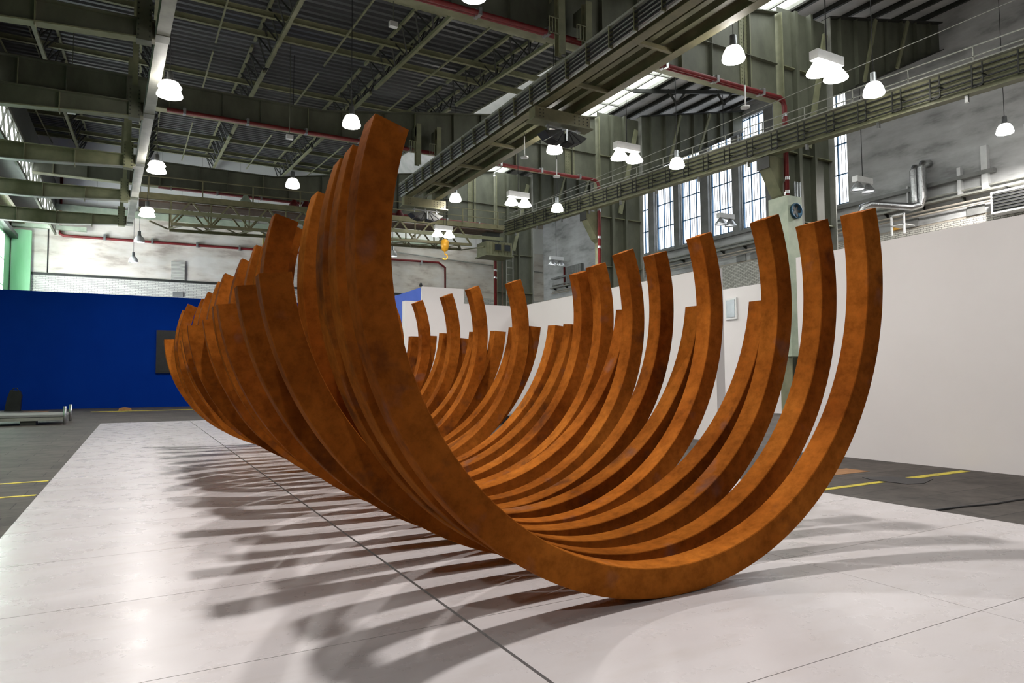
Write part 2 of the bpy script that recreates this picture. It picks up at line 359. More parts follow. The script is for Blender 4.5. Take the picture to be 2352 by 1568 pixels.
for i in range(2):   # glazed hangar doors at the far end of the left side
    y0 = 51.5+3.5*i
    p = struct(MB().box(HL+.02, HL+.08, y0, y0+3.3, 3.0, 12.0), 'window_%d' % (60+i), 'door_pane', origin=(HL, y0, 3))
    m = MB()
    for j in range(5): m.box(HL+.06, HL+.14, y0+.825*j-.04, y0+.825*j+.04, 3, 12)
    for z in (3, 4.8, 6.6, 8.4, 10.2, 12): m.box(HL+.06, HL+.14, y0, y0+3.3, z-.04, z+.04)
    m.build('window_frame', 'green', p, origin=(HL, y0, 3))
struct(MB().box(HL, HL+.9, 20, HB, 13.4, 13.7), 'trim_4', 'steel_y')
struct(MB().box(HL, HL+.5, 20, HB, 12.3, 12.6), 'trim_5', 'dark')
# ================================================================ THE ARCS
ARCS = [  # kind, x, y (front face centre), turn, lean, rise of left end, rise of right end (degrees above the centre)
('l',3.535,3.831,0.50,2.12,17.2,16.6), ('l',3.560,4.343,1.01,0.63,16.9,16.8), ('l',3.590,4.859,0.23,0.00,18.4,20.9),
('s',3.490,5.226,2.34,1.00,-6.8,-6.5), ('l',3.624,5.760,-1.97,-0.13,17.4,21.1), ('s',3.445,6.125,1.0,1.17,-6.6,-5.8),
('l',3.435,6.500,0.41,1.86,16.7,17.8), ('l',3.583,7.114,-2.52,-0.12,17.9,21.9), ('s',3.422,7.471,0.60,3.47,-7.1,-3.8),
('l',3.578,8.023,3.00,1.92,17.7,19.9), ('l',3.521,8.366,1.10,5.32,18.1,18.5), ('s',3.524,8.982,0.89,4.12,-4.2,-5.8),
('s',3.433,9.375,2.2,2.44,-7.1,-5.8), ('l',3.550,10.201,-1.85,1.13,21.0,21.6), ('s',3.650,10.532,0.79,4.07,-5.0,-3.8),
('s',3.631,11.034,0.65,3.99,-5.0,-3.6), ('l',3.483,11.658,-2.05,1.25,20.8,23.3), ('s',3.714,12.029,1.88,3.54,-5.0,-3.6),
('s',3.447,12.413,1.20,3.48,-4.0,-3.6), ('l',3.499,13.023,-0.87,2.19,22.2,23.3), ('s',3.618,13.431,0.32,1.15,-5.0,-5.0),
('s',3.446,13.998,1.09,3.44,-2.8,-1.9), ('l',3.468,14.640,0.09,2.55,22.5,24.0), ('s',3.579,15.226,0.38,1.83,-4.2,-1.4),
('s',3.534,16.158,0.07,2.02,-5.0,-0.5), ('l',3.468,16.421,0.08,2.02,23.9,24.0), ('l',3.252,17.127,0.22,1.05,22.5,22.0),
('l',3.218,17.832,0.31,1.10,20.5,22.0), ('s',3.292,18.436,-0.23,-2.36,-2.3,-5.0)]
def make_arc(kind, x, y, az, el, la, ra):
    Ro, t = (2.447, .219) if kind == 'l' else (2.73, .243)
    a, e = math.radians(az), math.radians(el)
    n = Vector((math.sin(a)*math.cos(e), math.cos(a)*math.cos(e), math.sin(e)))
    u = Vector((math.cos(a), -math.sin(a), 0)); v = u.cross(n)
    if v.z < 0: v = -v
    low = min(0, t*n.z)
    ctr = Vector((x, y, Ro*v.z-low))
    org = ctr-Ro*v; org.z = 0
    a0 = math.radians(-180-la); a1 = math.radians(ra); S = 120; ch = .006
    sec = [(Ro-ch, 0), (Ro, ch), (Ro, t-ch), (Ro-ch, t), (Ro-t+ch, t), (Ro-t, t-ch), (Ro-t, ch), (Ro-t+ch, 0)]
    vs = []; fs = []
    for i in range(S+1):
        th = a0+(a1-a0)*i/S; d = u*math.cos(th)+v*math.sin(th)
        vs += [ctr+d*r_+n*o_-org for r_, o_ in sec]
    for i in range(S):
        for k in range(8):
            p = i*8+k; q = i*8+(k+1) % 8; fs.append((p, p+8, q+8, q))
    fs.append(tuple(range(8))); fs.append(tuple(range(S*8, S*8+8))[::-1])
    me = bpy.data.meshes.new('steel_arc'); me.from_pydata(vs, [], fs); me.update(); me.materials.append(M['rust'])
    o = bpy.data.objects.new('steel_arc', me); o.location = org; C.objects.link(o); return o
nl = ns = 0; NL = sum(a[0] == 'l' for a in ARCS); NS = len(ARCS)-NL
for a in ARCS:
    o = make_arc(*a)
    if a[0] == 'l':
        nl += 1
        t = {1: 'rusted steel arc nearest the camera, its left end the highest of all', 2: 'tall rusted steel arc directly behind the nearest one', NL: 'tall rusted steel arc, last of the tall ones at the far end'}.get(
            nl, 'tall rusted steel arc with inward curling ends, %s of the tall ones from the front' % ORD[nl])
    else:
        ns += 1
        t = {1: 'low rusted steel arc nearest the camera, ends cut off level', NS: 'low rusted steel arc, last one at the far end of the row'}.get(
            ns, 'low rusted steel arc with level cut ends, %s of the low ones from the front' % ORD[ns])
    tag(o, t, 'steel arc', 'rusted steel arcs standing in a row on the white floor')
# ================================================================ white floor sheets
XS = [-1.2, 1.95, 5.10, 8.43]; NAMES = ['left', 'middle', 'right']
y = -2.16; row = 0
while y < 31.2:
    row += 1
    for k in range(3):
        gl = .019 if k == 1 else .0025; gr = .004 if k == 0 else .003
        dy = .0028
        o = MB().box(XS[k]+gl*(k > 0), XS[k+1]-gr, y+dy, y+1.6-dy, -.028, 0).build('floor_sheet', 'sheet')
        tag(o, 'white floor sheet of the %s column, %s row counted from behind the camera' % (NAMES[k], ORD[row] if row < len(ORD) else 'last'), 'floor sheet', 'white sheets laid on the dark hall floor')
    y += 1.6
# yellow and orange marks on the dark floor
def mark(poly, label, mat='yellow', cat='floor marking'):
    tag(MB().prism([(x, y_, -.03) for x, y_ in poly], (0, 0, .004)).build('floor_line', mat), label, cat, 'painted lines on the dark floor')
mark([(8.6, 6.57), (10.25, 6.6), (10.25, 6.72), (8.6, 6.69)], 'short worn yellow line beside the white floor, right of the arcs')
mark([(10.85, 6.58), (12.62, 6.6), (12.62, 6.76), (10.85, 6.74)], 'yellow floor line ending at the near white partition')
mark([(-7.5, 13.75), (-1.25, 13.75), (-1.25, 13.87), (-7.5, 13.87)], 'bright yellow floor line left of the white sheets')
mark([(-7.5, 12.1), (-1.25, 12.1), (-1.25, 12.22), (-7.5, 12.22)], 'faded yellow floor line left of the white sheets, nearer the camera')
mark([(-2.2, 44.6), (8, 44.6), (8, 45.2), (-2.2, 45.2)], 'wide worn yellow line in front of the blue wall', 'yellow')
mark([(-5.6, 47), (-4.4, 47), (-4.4, 47.8), (-5.6, 47.8)], 'orange floor patch at the foot of the blue wall', 'orange')
mark([(9.9, 7.5), (11.2, 7.5), (11.2, 7.95), (9.9, 7.95)], 'faded orange patch on dark floor by the near partition', 'orange')
# black patch with cable between the two yellow line pieces
patch = MB(); pts = [(10.3, 6.3), (10.6, 6.22), (11.15, 6.4), (10.8, 6.95), (10.4, 7.1), (10.28, 6.88)]
patch.prism([(x, y_, -.03) for x, y_ in pts], (0, 0, .008))
tag(patch.build('rubber_mat', 'black'), 'black rubber patch on the dark floor between the yellow line pieces', 'mat')
cr = MB(); pp = [(8.5+.55*i, 4.9-.05*i+.03*math.sin(i*2.3), -.026) for i in range(9)]
cr.path(pp, .018, 6); tag(cr.build('floor_cable', 'black'), 'dark cable lying across the floor joint beside the near partition', 'cable')
# ================================================================ partitions
struct(MB().box(12.8, 13.2, -8, 10.15, -.03, 4.27), 'wall_partition_near', 'white')
m = MB(); m.box(13.2, 13.5, 13.0, 23.5, -.03, 4.5); m.box(8.5, 13.5, 23.5, 23.8, -.03, 4.5)
struct(m, 'wall_partition_far', 'white')
m = MB(); m.box(10.0, 10.3, 25.8, 31, -.03, 5.4)
boo = thing('exhibition_booth', 'free-standing booth with one blue side and a white front, behind the arcs', 'booth', (10.9, 28, -.03))
part(MB().box(10.0, 10.12, 25.8, 31.5, -.03, 5.36), 'side_panel', 'blue2', boo, 'bright blue side panel')
part(MB().box(10.0, 11.85, 25.68, 25.8, -.03, 5.38), 'front_panel', 'white', boo, 'white front panel')
part(MB().box(11.73, 11.85, 25.8, 31.5, -.03, 5.36), 'side_panel', 'white', boo)
lens = MB().lathe([(.0, 0), (.06, 0), (.07, .06), (.05, .14), (.0, .16)], (9.98, 25.75, 5.38), 12)
tag(lens.build('camera_dome', 'black'), 'small black camera dome on the corner of the blue and white booth', 'camera')
struct(MB().box(26.0, 26.4, 21.2, 33.6, -.03, 6.1), 'wall_partition_rear', 'white')
struct(MB().box(26.4, 37.9, 33.3, 33.6, -.03, 6.1), 'wall_partition_rear.001', 'white')
# blue wall with black square picture
struct(MB().box(-7.4, 14, 51.0, 51.3, -.03, 7.3), 'wall_blue', 'blue')
pic = thing('dark_picture', 'black square picture hanging on the blue wall', 'picture', (2.6, 50.95, 2.2))
part(MB().box(1.1, 4.0, 50.86, 50.98, 2.2, 5.05), 'frame', 'black', pic)
part(MB().box(1.2, 3.9, 50.84, 50.87, 2.3, 4.95), 'canvas', 'black', pic)
# ================================================================ plate girders, columns
def girder(y, label, clabel, first):
    zq = 15.2 if y < 45 else 15.55
    ztop = lambda x: zq+max(0, x-8)*.165
    g = thing('plate_girder', label, 'girder', (8, y, 14), 'deep plate girders across the hall')
    x0, x1 = -5.6, 24.9
    web = MB(); web.prism([(x0, y-.012, 14), (x1, y-.012, 14), (x1, y-.012, ztop(x1)), (8, y-.012, zq), (x0, y-.012, ztop(x0))], (0, .024, 0)); part(web, 'web_plate', 'steel', g)
    f = MB(); f.box(x0, x1, y-.26, y+.26, 13.96, 14.0); part(f, 'bottom_flange', 'steel_l', g, 'paler bottom flange')
    f = MB(); f.bar((x0, y, zq), (8, y, zq), .5, .05); f.bar((8, y, zq), (x1, y, ztop(x1)), .5, .05); part(f, 'top_flange', 'steel', g)
    x = x0+1.0
    i = 0
    while x < 24:
        s_ = MB(); s_.box(x-.012, x+.012, y-.22, y+.22, 14, ztop(x)-.02)
        part(s_, 'stiffener', 'steel' if i % 3 else 'steel_l', g); x += 2.25 if i % 2 else 1.7; i += 1
    s_ = MB(); s_.box(20, 24.85, y-.2, y+.2, 15.6, 15.63); part(s_, 'stiffener', 'steel', g)
    # riveted splice
    s_ = MB(); s_.box(22.6, 23.3, y-.05, y+.05, 14.05, ztop(22.6)-.05)
    for a in range(4):
        for b in range(22): s_.box(22.68+a*.17, 22.73+a*.17, y-.07, y+.07, 14.2+b*.16, 14.25+b*.16)
    part(s_, 'splice_plate', 'steel_l', g)
    # column
    c = thing('steel_column', clabel, 'column', (26.4, y, -.03), 'tall steel columns along the right side')
    cx0, cx1 = 25.0, 28.35
    part(MB().box(cx0, cx0+.06, y-.3, y+.3, -.03, 18.0), 'front_flange', 'steel_l', c)
    part(MB().box(cx1, cx1+.06, y-.3, y+.3, -.03, 18.6), 'back_flange', 'steel_w', c, 'paler rear flange')
    part(MB().box(cx0+.06, cx1, y-.015, y+.015, -.03, 18.4), 'web_plate', 'steel', c)
    m = MB(); m.box(cx0+.95, cx0+1.15, y-.28, y+.28, -.03, 18.3); part(m, 'rib', 'steel', c)
    m = MB(); m.box(cx0+2.0, cx0+2.15, y-.3, y+.3, -.03, 18.4); part(m, 'rib', 'steel', c)
    for z in (5, 8.6, 11.7, 15.6):
        part(MB().box(cx0+.06, cx1, y-.2, y+.2, z, z+.04), 'cross_stiffener', 'steel_l', c)
    m = MB(); m.bar((cx0+1.5, y-.36, 12.0), (cx0+2.9, y-.36, 17.6), .28, .1, (0, 1, 0)); part(m, 'brace', 'steel_l', c)
    # cantilever arm out to the wall
    a = thing('cantilever_girder', 'tapering ' + label.replace('plate girder', 'girder arm') + ', from column to right wall', 'girder', (31, y, 14.3), 'tapering arms over the right aisle')
    part(MB().prism([(28.5, y-.015, 14.8), (HR-.05, y-.015, 19.3), (HR-.05, y-.015, 20.8), (28.5, y-.015, 18.7)], (0, .03, 0)), 'web_plate', 'steel', a)
    m = MB(); m.bar((28.5, y, 14.8), (HR-.05, y, 19.3), .5, .05); m.bar((28.5, y, 18.7), (HR-.05, y, 20.8), .5, .05); part(m, 'flange', 'dark', a)
    for k in range(7):
        x = 29.3+k*1.25; t = (x-28.4)/9.55
        part(MB().box(x-.012, x+.012, y-.22, y+.22, 14.85+4.5*t, 18.65+2.1*t), 'stiffener', 'steel', a)
    for k in range(2):
        m = MB(); m.bar((30.6+2.7*k, y-.45, 15.9+1.25*k), (31.6+2.7*k, y-.5, 19.2+.6*k), .16, .1, (0, 1, 0)); part(m, 'brace', 'steel_l', a)
    # pair of red pipes under the girder, turning down the column
    for k in range(2):
        yy = y-.42-.22*k; zz = 13.86-.05*k
        p = thing('red_pipe', 'red sprinkler pipe under the %s girder, %s of the pair' % (first, ['rear one', 'front one'][k]), 'pipe', (12, yy, zz), 'red pipes fixed below the girders')
        xe = 24.84-.2*k; ze = 9.4 if y < 30 else 4.0
        part(MB().path([(.95, yy, zz), (xe-.3, yy, zz), (xe-.08, yy, zz-.1), (xe, yy, zz-.35), (xe, yy, ze)], .085, 10), 'pipe_run', 'red', p)
        for j in range(9): part(MB().box(1.6+2.7*j, 1.72+2.7*j, yy-.11, yy+.11, zz-.11, zz+.16), 'clamp', 'galv', p)
        for z in (13.0, 11.9, 10.2, 9.6): part(MB().lathe([(.1, 0), (.1, .14)], (xe, yy, z), 10), 'collar', 'galv', p)
girder(20.5, 'nearest deep plate girder across the top of the hall', 'steel column nearest the camera, beside the duct fan', 'nearest')
girder(34.3, 'middle deep plate girder across the hall', 'steel column in the middle of the right side, left of the tall windows', 'middle')
girder(48.2, 'farthest deep plate girder, behind the crane bridge', 'farthest steel column, behind the crane cab', 'farthest')
# back wall pipe: along the wall, up on the left, down on the right
p = thing('red_pipe', 'red pipe running along the cream back wall', 'pipe', (8, HB-.2, 13), 'red pipes fixed to the back wall')
part(MB().path([(-5.35, HB-.2, 17.4), (-5.35, HB-.2, 13.0), (-5.1, HB-.2, 12.85), (25.8, HB-.2, 13.15), (26.5, HB-.2, 12.7), (26.5, HB-.2, 3)], .11, 8), 'pipe_run', 'red', p)
for j in range(9): part(MB().box(-2.5+3.3*j, -2.35+3.3*j, HB-.35, HB-.01, 12.75+.01*j, 13.2), 'clamp', 'galv', p)
m = MB(); m.box(2.3, 3.3, HB-.15, HB-.005, 9.96, 11.5); tag(m.build('brick_pier_patch', 'bricky'), 'small brick patch standing on the white brick band of the back wall', 'brick patch')
m = MB(); m.box(2.45, 3.2, HB-.1, HB, 8.6, 9.0); m.box(2.45, 3.2, HB-.1, HB, 7.5, 8.2); tag(m.build('wall_vent', 'conc'), 'grey vent opening in white brick above the blue wall', 'vent')
m = MB(); m.box(-8.3, -7.1, HB-.5, HB-.1, 2, 13.0); tag(m.build('green_door', 'green'), 'mint green sliding door panel left of the cream wall', 'door')
m = MB(); m.box(-8.3, -3.6, HB-.8, HB-.4, 13.2, 13.5); tag(m.build('door_rail', 'pale'), 'pale green rail above the green door panel', 'rail')
for k, (x, z0, z1) in enumerate(((-6.1, 9.97, 14.7), (9.4, 9.97, 14.7))):
    tag(MB().path([(x, HB-.05, z0), (x, HB-.05, z1)], .04, 6).build('conduit', 'dark' if k == 0 else 'yellow'), ['thin dark conduit on the cream wall near the red riser', 'thin yellowish conduit up the middle of the cream wall'][k], 'conduit')
# ================================================================ roof lattices and purlins under the dark deck
def lattice(x, y0, y1, label):
    t = thing('roof_truss', label, 'truss', (x, (y0+y1)/2, 16.2), 'lattice purlins below the dark roof deck')
    P_ = lambda xx, y, z: (xx, y, z+rise(y))
    for dx in (-.55, .55): part(MB().bar(P_(x+dx, y0, 17.35), P_(x+dx, y1, 17.35), .12, .14), 'top_chord', 'steel_l', t)
    part(MB().bar(P_(x, y0, 16.2), P_(x, y1, 16.2), .15, .15), 'bottom_chord', 'steel_l', t)
    n = max(4, int((y1-y0)/1.5)); d = (y1-y0)/n
    for dx in (-.55, .55):
        m = MB()
        for j in range(n):
            m.bar(P_(x, y0+d*j, 16.22), P_(x+dx, y0+d*(j+.5), 17.3), .06, .06); m.bar(P_(x+dx, y0+d*(j+.5), 17.3), P_(x, y0+d*(j+1), 16.22), .06, .06)
        part(m, 'web_bars', 'dark', t)
bays = [(21.0, 33.9, 'near bay'), (34.7, 47.8, 'middle bay'), (48.6, 61.8, 'far bay')]
pos = [(-4.2, 'leftmost'), (.4, 'second from left'), (5.2, 'third from left'), (10.6, 'fourth from left'), (15.2, 'rightmost')]
for a, b, bn in bays:
    for x, pn in pos: lattice(x, a, b, 'olive lattice purlin of the %s, %s' % (bn, pn))
    for k, yy in enumerate((a+4.3, a+8.6, a+10.8)):
        zz = 16.9+rise(yy); m = MB(); m.ibeam((HL+.1, yy, zz), (18.2, yy, zz), .16, .26)
        tag(m.build('cross_beam', 'steel_l'), 'thin olive beam across the %s of the roof, %s from its front' % (bn, ORD[k+1]), 'beam', 'thin cross beams of the roof')
    for k, xx in enumerate((-6.0, 2.9, 7.9, 12.9)):
        m = MB(); m.bar((xx, a+.2, 16.75+rise(a+.2)), (xx, b-.2, 16.75+rise(b-.2)), .07, .07)
        tag(m.build('tie_rod', 'steel_l'), 'thin tie rod lengthwise in the %s, %s from the left' % (bn, ORD[k+1]), 'rod', 'tie rods of the roof')
# beams under the grey right roof
for k in range(6):
    x = 27.2+1.95*k; z = 18.9+(x-25.2)*.1875-.16
    tag(MB().ibeam((x, 14, z), (x, 61, z), .14, .24).build('roof_purlin', 'dark'), 'dark purlin below the grey right roof, %s from the column side' % ORD[k+1], 'beam', 'purlins of the right roof')
for k, yy in enumerate((23.8, 27.3, 30.8, 37.6, 41, 44.6, 17, 52, 56)):
    m = MB(); m.bar((25.2, yy, 18.45), (HR, yy, 20.85), .14, .22)
    for x in (28.5, 32.5):
        z = 18.45+(x-25.2)*.1875; m.bar((x-.7, yy, z), (x, yy, z-.8), .1); m.bar((x+.7, yy, z+.1), (x, yy, z-.8), .1)
    tag(m.build('roof_rafter', 'dark'), 'dark rafter below the grey right roof, at bay position %s' % ORD[k+1], 'beam', 'rafters of the right roof')
# ================================================================ left side: pale runway beam with bracket girders
t = thing('runway_beam', 'long pale grey runway beam hanging at upper left, running into the distance', 'beam', (0, 36, 11.9))
bx = lambda y: .57-.038*(y-20.3)
m = MB(); m.bar((bx(12), 12, 11.98), (bx(51.5), 51.5, 11.98), .36, .04); m.bar((bx(12), 12, 12.6), (bx(51.5), 51.5, 12.6), .3, .04)
for dx in (-.15, .15): m.bar((bx(12)+dx, 12, 12.29), (bx(51.5)+dx, 51.5, 12.29), .03, .6)
part(m, 'beam', 'steel_w', t)
for k in range(6):
    yy = 15.7+6.95*k; xx = bx(yy)
    part(MB().box(xx-.19, xx+.19, yy-.25, yy+.25, 11.93, 11.96), 'splice_plate', 'steel', t)
for k, yy in enumerate((15.7, 22.6, 29.5, 36.6, 43.5, 50.4)):
    xx = bx(yy)-.2
    b = thing('bracket_girder', 'tapering bracket girder on the left side, %s from the front' % ORD[k+1], 'girder', (-4, yy, 11.6), 'bracket girders carrying the pale runway beam')
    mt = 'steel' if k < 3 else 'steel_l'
    part(MB().prism([(HL+.1, yy-.015, 11.45), (-4.5, yy-.015, 11.5), (xx, yy-.015, 11.8), (xx, yy-.015, 12.35), (-4.5, yy-.015, 12.25), (HL+.1, yy-.015, 12.3)], (0, .03, 0)), 'web_plate', mt, b)
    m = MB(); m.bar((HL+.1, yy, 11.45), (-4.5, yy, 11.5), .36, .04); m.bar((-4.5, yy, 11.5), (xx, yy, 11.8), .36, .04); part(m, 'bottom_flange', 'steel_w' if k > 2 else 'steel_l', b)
    m = MB(); m.bar((HL+.1, yy, 12.3), (-4.5, yy, 12.25), .36, .04); m.bar((-4.5, yy, 12.25), (xx, yy, 12.35), .36, .04); part(m, 'top_flange', mt, b)
    for x in (-6.6, -4.6, -2.7): part(MB().box(x, x+.03, yy-.17, yy+.17, 11.5, 12.25), 'stiffener', 'steel_l', b)
    pl = MB().box(xx-.5, xx-.1, yy-.2, yy+.2, 11.7, 12.95); pl = part(pl, 'riveted_plate', mt, b)
    m = MB()
    for j in range(7):
        for q in (xx-.47, xx-.17): m.box(q, q+.04, yy-.23, yy-.2, 11.8+j*.16, 11.84+j*.16)
    sub(m, 'rivets', 'dark', pl, b)
    part(MB().box(xx-.4, xx-.2, yy-.12, yy+.12, 12.95, 16.2+rise(yy)), 'hanger', 'steel_l', b)
# ================================================================ central gantry below the girders
t = thing('crane_gantry', 'long twin-beam gantry running overhead above the arcs', 'gantry', (14, 18, 11.7))
Y0, Y1 = -2, 37
part(MB().ibeam((13.38, Y0, 12.3), (13.38, Y1, 12.3), .34, .5), 'left_beam', 'steel_y', t, 'sand coloured outer beam')
part(MB().ibeam((15.05, Y0, 12.3), (15.05, Y1, 12.3), .34, .5), 'right_beam', 'steel_y', t)
part(MB().ibeam((13.98, Y0, 12.42), (13.98, Y1, 12.42), .2, .34), 'inner_beam', 'steel_l', t)
part(MB().ibeam((14.5, Y0, 12.42), (14.5, Y1, 12.42), .2, .34), 'inner_beam', 'steel_l', t)
part(MB().box(13.62, 14.86, Y0, Y1, 12.56, 12.6), 'deck_plate', 'dark', t)
part(MB().box(13.1, 13.13, Y0, Y1, 12.14, 12.78), 'side_plate', 'whitep', t, 'pale side plate behind the cables')
part(MB().bar((13.05, Y0, 12.86), (13.05, Y1, 12.86), .12, .08), 'top_rail', 'steel_w', t)
for j in range(4): part(MB().bar((12.97, Y0, 12.2+.15*j), (12.97, Y1, 12.2+.15*j), .05, .05), 'cable', 'black', t)
y = 2.0
while y < 37:
    part(MB().box(12.92, 13.08, y-.02, y+.02, 12.1, 12.8), 'cable_bracket', 'steel_l', t); y += 1.25
for y in [2.5+3.45*k for k in range(10)]:
    part(MB().box(13.38, 15.05, y-.06, y+.06, 12.06, 12.2), 'cross_tie', 'steel_y', t)
for y, pn in ((22.1, 'nearer'), (36.6, 'farther')):
    c = thing('gantry_crosshead', 'bolted box beam across the gantry, the %s one above the loudspeakers' % pn, 'beam', (14.3, y, 11.5), 'crossheads of the gantry')
    m = MB(); m.box(13.1, 15.65, y-.22, y+.22, 11.56, 12.04)
    part(m, 'box_beam', 'steel_y', c)
    m = MB()
    for xx in (13.3, 13.45, 14.9, 15.1, 15.3, 15.5):
        for z in (11.65, 11.78, 11.91): m.box(xx, xx+.035, y-.245, y-.22, z, z+.035)
    part(m, 'bolts', 'dark', c)
    part(MB().box(13.0, 15.75, y-.3, y+.3, 11.51, 11.56), 'bottom_flange', 'steel_l', c)
    s_ = thing('loudspeaker_cluster', 'fan of black loudspeakers hanging below the %s gantry crosshead' % pn, 'loudspeaker', (14.4, y, 10.9), 'loudspeaker clusters')
    part(MB().box(13.7, 15.3, y-.05, y+.05, 11.38, 11.44), 'mounting_rail', 'galv', s_)
    for x in (13.8, 14.45, 15.15): part(MB().box(x-.03, x+.03, y-.03, y+.03, 11.25, 11.51), 'hanger', 'galv', s_)
    for sx in (-1, 1):
        for j in range(3):   # wedge boxes fanned out like a hand of cards
            a0 = math.radians(-88+25*j); a1 = math.radians(-88+25*(j+1)-2)
            c0 = Vector((14.45+sx*.05, y-.3, 11.32)); r_ = .5+.1*j; ri = .12
            pt = lambda a, r2: c0+Vector((sx*r2*math.cos(a)*1.25, 0, r2*math.sin(a)))
            cb_ = part(MB().prism([pt(a0, ri), pt(a0, r_), pt(a1, r_+.08), pt(a1, ri)], (0, .55, 0)), 'cabinet', 'black', s_)
            sub(MB().prism([pt(a0+.05, ri+.1)-Vector((0, .01, 0)), pt(a0+.05, r_-.04)-Vector((0, .01, 0)), pt(a1-.05, r_+.02)-Vector((0, .01, 0)), pt(a1-.05, ri+.1)-Vector((0, .01, 0))], (0, .01, 0)), 'grille', 'dark', cb_, s_)
    part(MB().bar((14.45, y-.34, 10.85), (14.45, y-.34, 11.3), .08, .04), 'bracket', 'galv', s_)
for y in (20.5, 34.3):
    for k, x in enumerate((12.75, 13.9)):
        h = thing('gantry_hanger', 'steel hanger post from the %s girder to the gantry, %s of two' % ('nearest' if y < 30 else 'middle', ['left', 'right'][k]), 'post', (x, y-1, 12.9), 'hanger posts of the gantry')
        zb = 12.92 if k == 0 else 12.62
        part(MB().ibeam((x, y-.95, zb), (x, y-.95, 15.1), .26, .3, .02, (0, 1, 0)), 'post', 'steel_l', h)
        part(MB().box(x-.1, x+.1, y-.82, y-.24, 14.5, 15.0), 'bracket', 'steel', h)
        m = MB()
        for q in range(4): m.box(x-.55+.13*q, x-.52+.13*q, y-1.12, y-1.1, 13.55, 14.1)
        for z in (13.55, 14.1): m.box(x-.55, x-.1, y-1.12, y-1.09, z, z+.03)
        part(m, 'guard', 'steel_l', h)
# ================================================================ right runway girder in front of the columns
def rz(y): return 10.42+.0455*y
t = thing('crane_runway', 'long olive runway girder with cables along the right columns', 'girder', (24.1, 28, 11.5))
ya, yb = 4, 44.6
P = lambda x, y, dz: (x, y, rz(y)+dz)
part(MB().bar(P(24.15, ya, .5), P(24.15, yb, .5), .03, .98), 'web_plate', 'steel_l', t)
part(MB().bar(P(24.12, ya, 0), P(24.12, yb, 0), .36, .04), 'bottom_flange', 'steel_l', t)
part(MB().bar(P(24.12, ya, 1.0), P(24.12, yb, 1.0), .4, .05), 'top_flange', 'steel_w', t)
for j in range(4): part(MB().bar(P(23.95, ya, .2+.19*j), P(23.95, yb, .2+.19*j), .045, .045), 'cable', 'black', t)
y = 5.0
while y < 44:
    q = MB(); zz = rz(y)
    q.box(23.86, 23.9, y-.18, y-.14, zz+.1, zz+.88); q.box(23.86, 23.9, y+.14, y+.18, zz+.1, zz+.88); q.box(23.86, 23.9, y-.18, y+.18, zz+.1, zz+.14); q.box(23.86, 24.14, y-.18, y-.14, zz+.45, zz+.5)
    part(q, 'cable_bracket', 'dark', t); y += 1.35
for dz in (1.35, 1.7): part(MB().bar(P(24.4, ya, dz), P(24.4, yb, dz), .035, .035), 'handrail', 'steel_w', t)
y = 5.5
while y < 44: part(MB().bar(P(24.4, y, 1.0), P(24.4, y, 1.7), .035, .035), 'rail_post', 'steel_w', t); y += 2.2
y = 6
while y < 44: part(MB().box(24.05, 24.15, y-.05, y+.05, rz(y)-.25, rz(y)-.02), 'clip', 'galv', t); y += 3.1
for k, y in enumerate((20.5, 34.3)):
    c = thing('runway_corbel', 'wedge shaped steel corbel on the %s column below the runway girder' % ['nearest', 'middle'][k], 'bracket', (24.7, y, 9.2), 'corbels under the runway girder')
    z = rz(y)
    part(MB().prism([(23.95, y-.3, z-.06), (24.98, y-.3, z-.06), (24.98, y-.3, z-1.9), (24.7, y-.3, z-1.7), (23.95, y-.3, z-.5)], (0, .6, 0)), 'corbel', 'steel_l', c)
    part(MB().box(23.9, 23.94, y-.33, y+.33, z-.6, z-.08), 'face_plate', 'dark', c)
w1 = MB(); w1.path([(23.6, 4, 13.15), (23.6, 44.7, 13.65)], .015, 5)
tag(w1.build('wire_rope', 'steel_w'), 'thin taut wire above the right runway girder', 'wire')
# pale duct box with fan on nearest column
t = thing('duct_box', 'pale duct box with round blue fan on the nearest column', 'duct', (24.6, 19.9, 3))
part(MB().box(24.05, 24.95, 19.4, 20.4, 2.5, 9.35), 'casing', 'pale', t)
part(MB().lathe([(.0, 0), (.34, 0), (.34, .1), (.3, .1), (.28, .03), (.0, .03)], (0, 0, 0), 20), 'fan_ring', 'bluefan', t).rotation_euler = (math.pi/2, 0, 0)
fan = [c for c in t.children if c.name.startswith('fan_ring')][0]; fan.data.transform(Matrix.Translation(Vector(ORIG[t.name]))); fan.rotation_euler = (0, 0, 0); fan.data.transform(Matrix.Rotation(math.pi/2, 4, 'X')); fan.location = (-.1, -.52, 5.7)
m = MB()
for k in range(5):
    a = 2*math.pi*k/5; m.bar((24.5, 19.36, 8.7), (24.5+.27*math.cos(a), 19.34, 8.7+.27*math.sin(a)), .12, .02, (0, 1, 0))
sub(m, 'fan_blades', 'dark', fan, t); fan.children[0].matrix_parent_inverse = Matrix.Translation(-fan.location)
for k, x in enumerate((25.45, 25.62, 25.8)):
    tag(MB().path([(x, 20.12, .5), (x, 20.12, 10.3)], .05, 8).build('conduit', 'galv'), 'shiny vertical conduit beside the duct box, %s from left' % ORD[k+1], 'conduit', 'conduits on the nearest column')
# ladder on farthest column
t = thing('wall_ladder', 'steel ladder with safety rails up the farthest column', 'ladder', (25.9, 47.6, 0))
for x in (25.7, 26.3): part(MB().bar((x, 47.6, 1), (x, 47.6, 12), .06, .06), 'rail', 'steel_w', t)
z = 1.2
while z < 12: part(MB().bar((25.7, 47.6, z), (26.3, 47.6, z), .04, .04), 'rung', 'steel_w', t); z += .55
part(MB().bar((25.3, 47.6, 1), (25.3, 47.6, 12), .08, .08), 'post', 'brown', t)
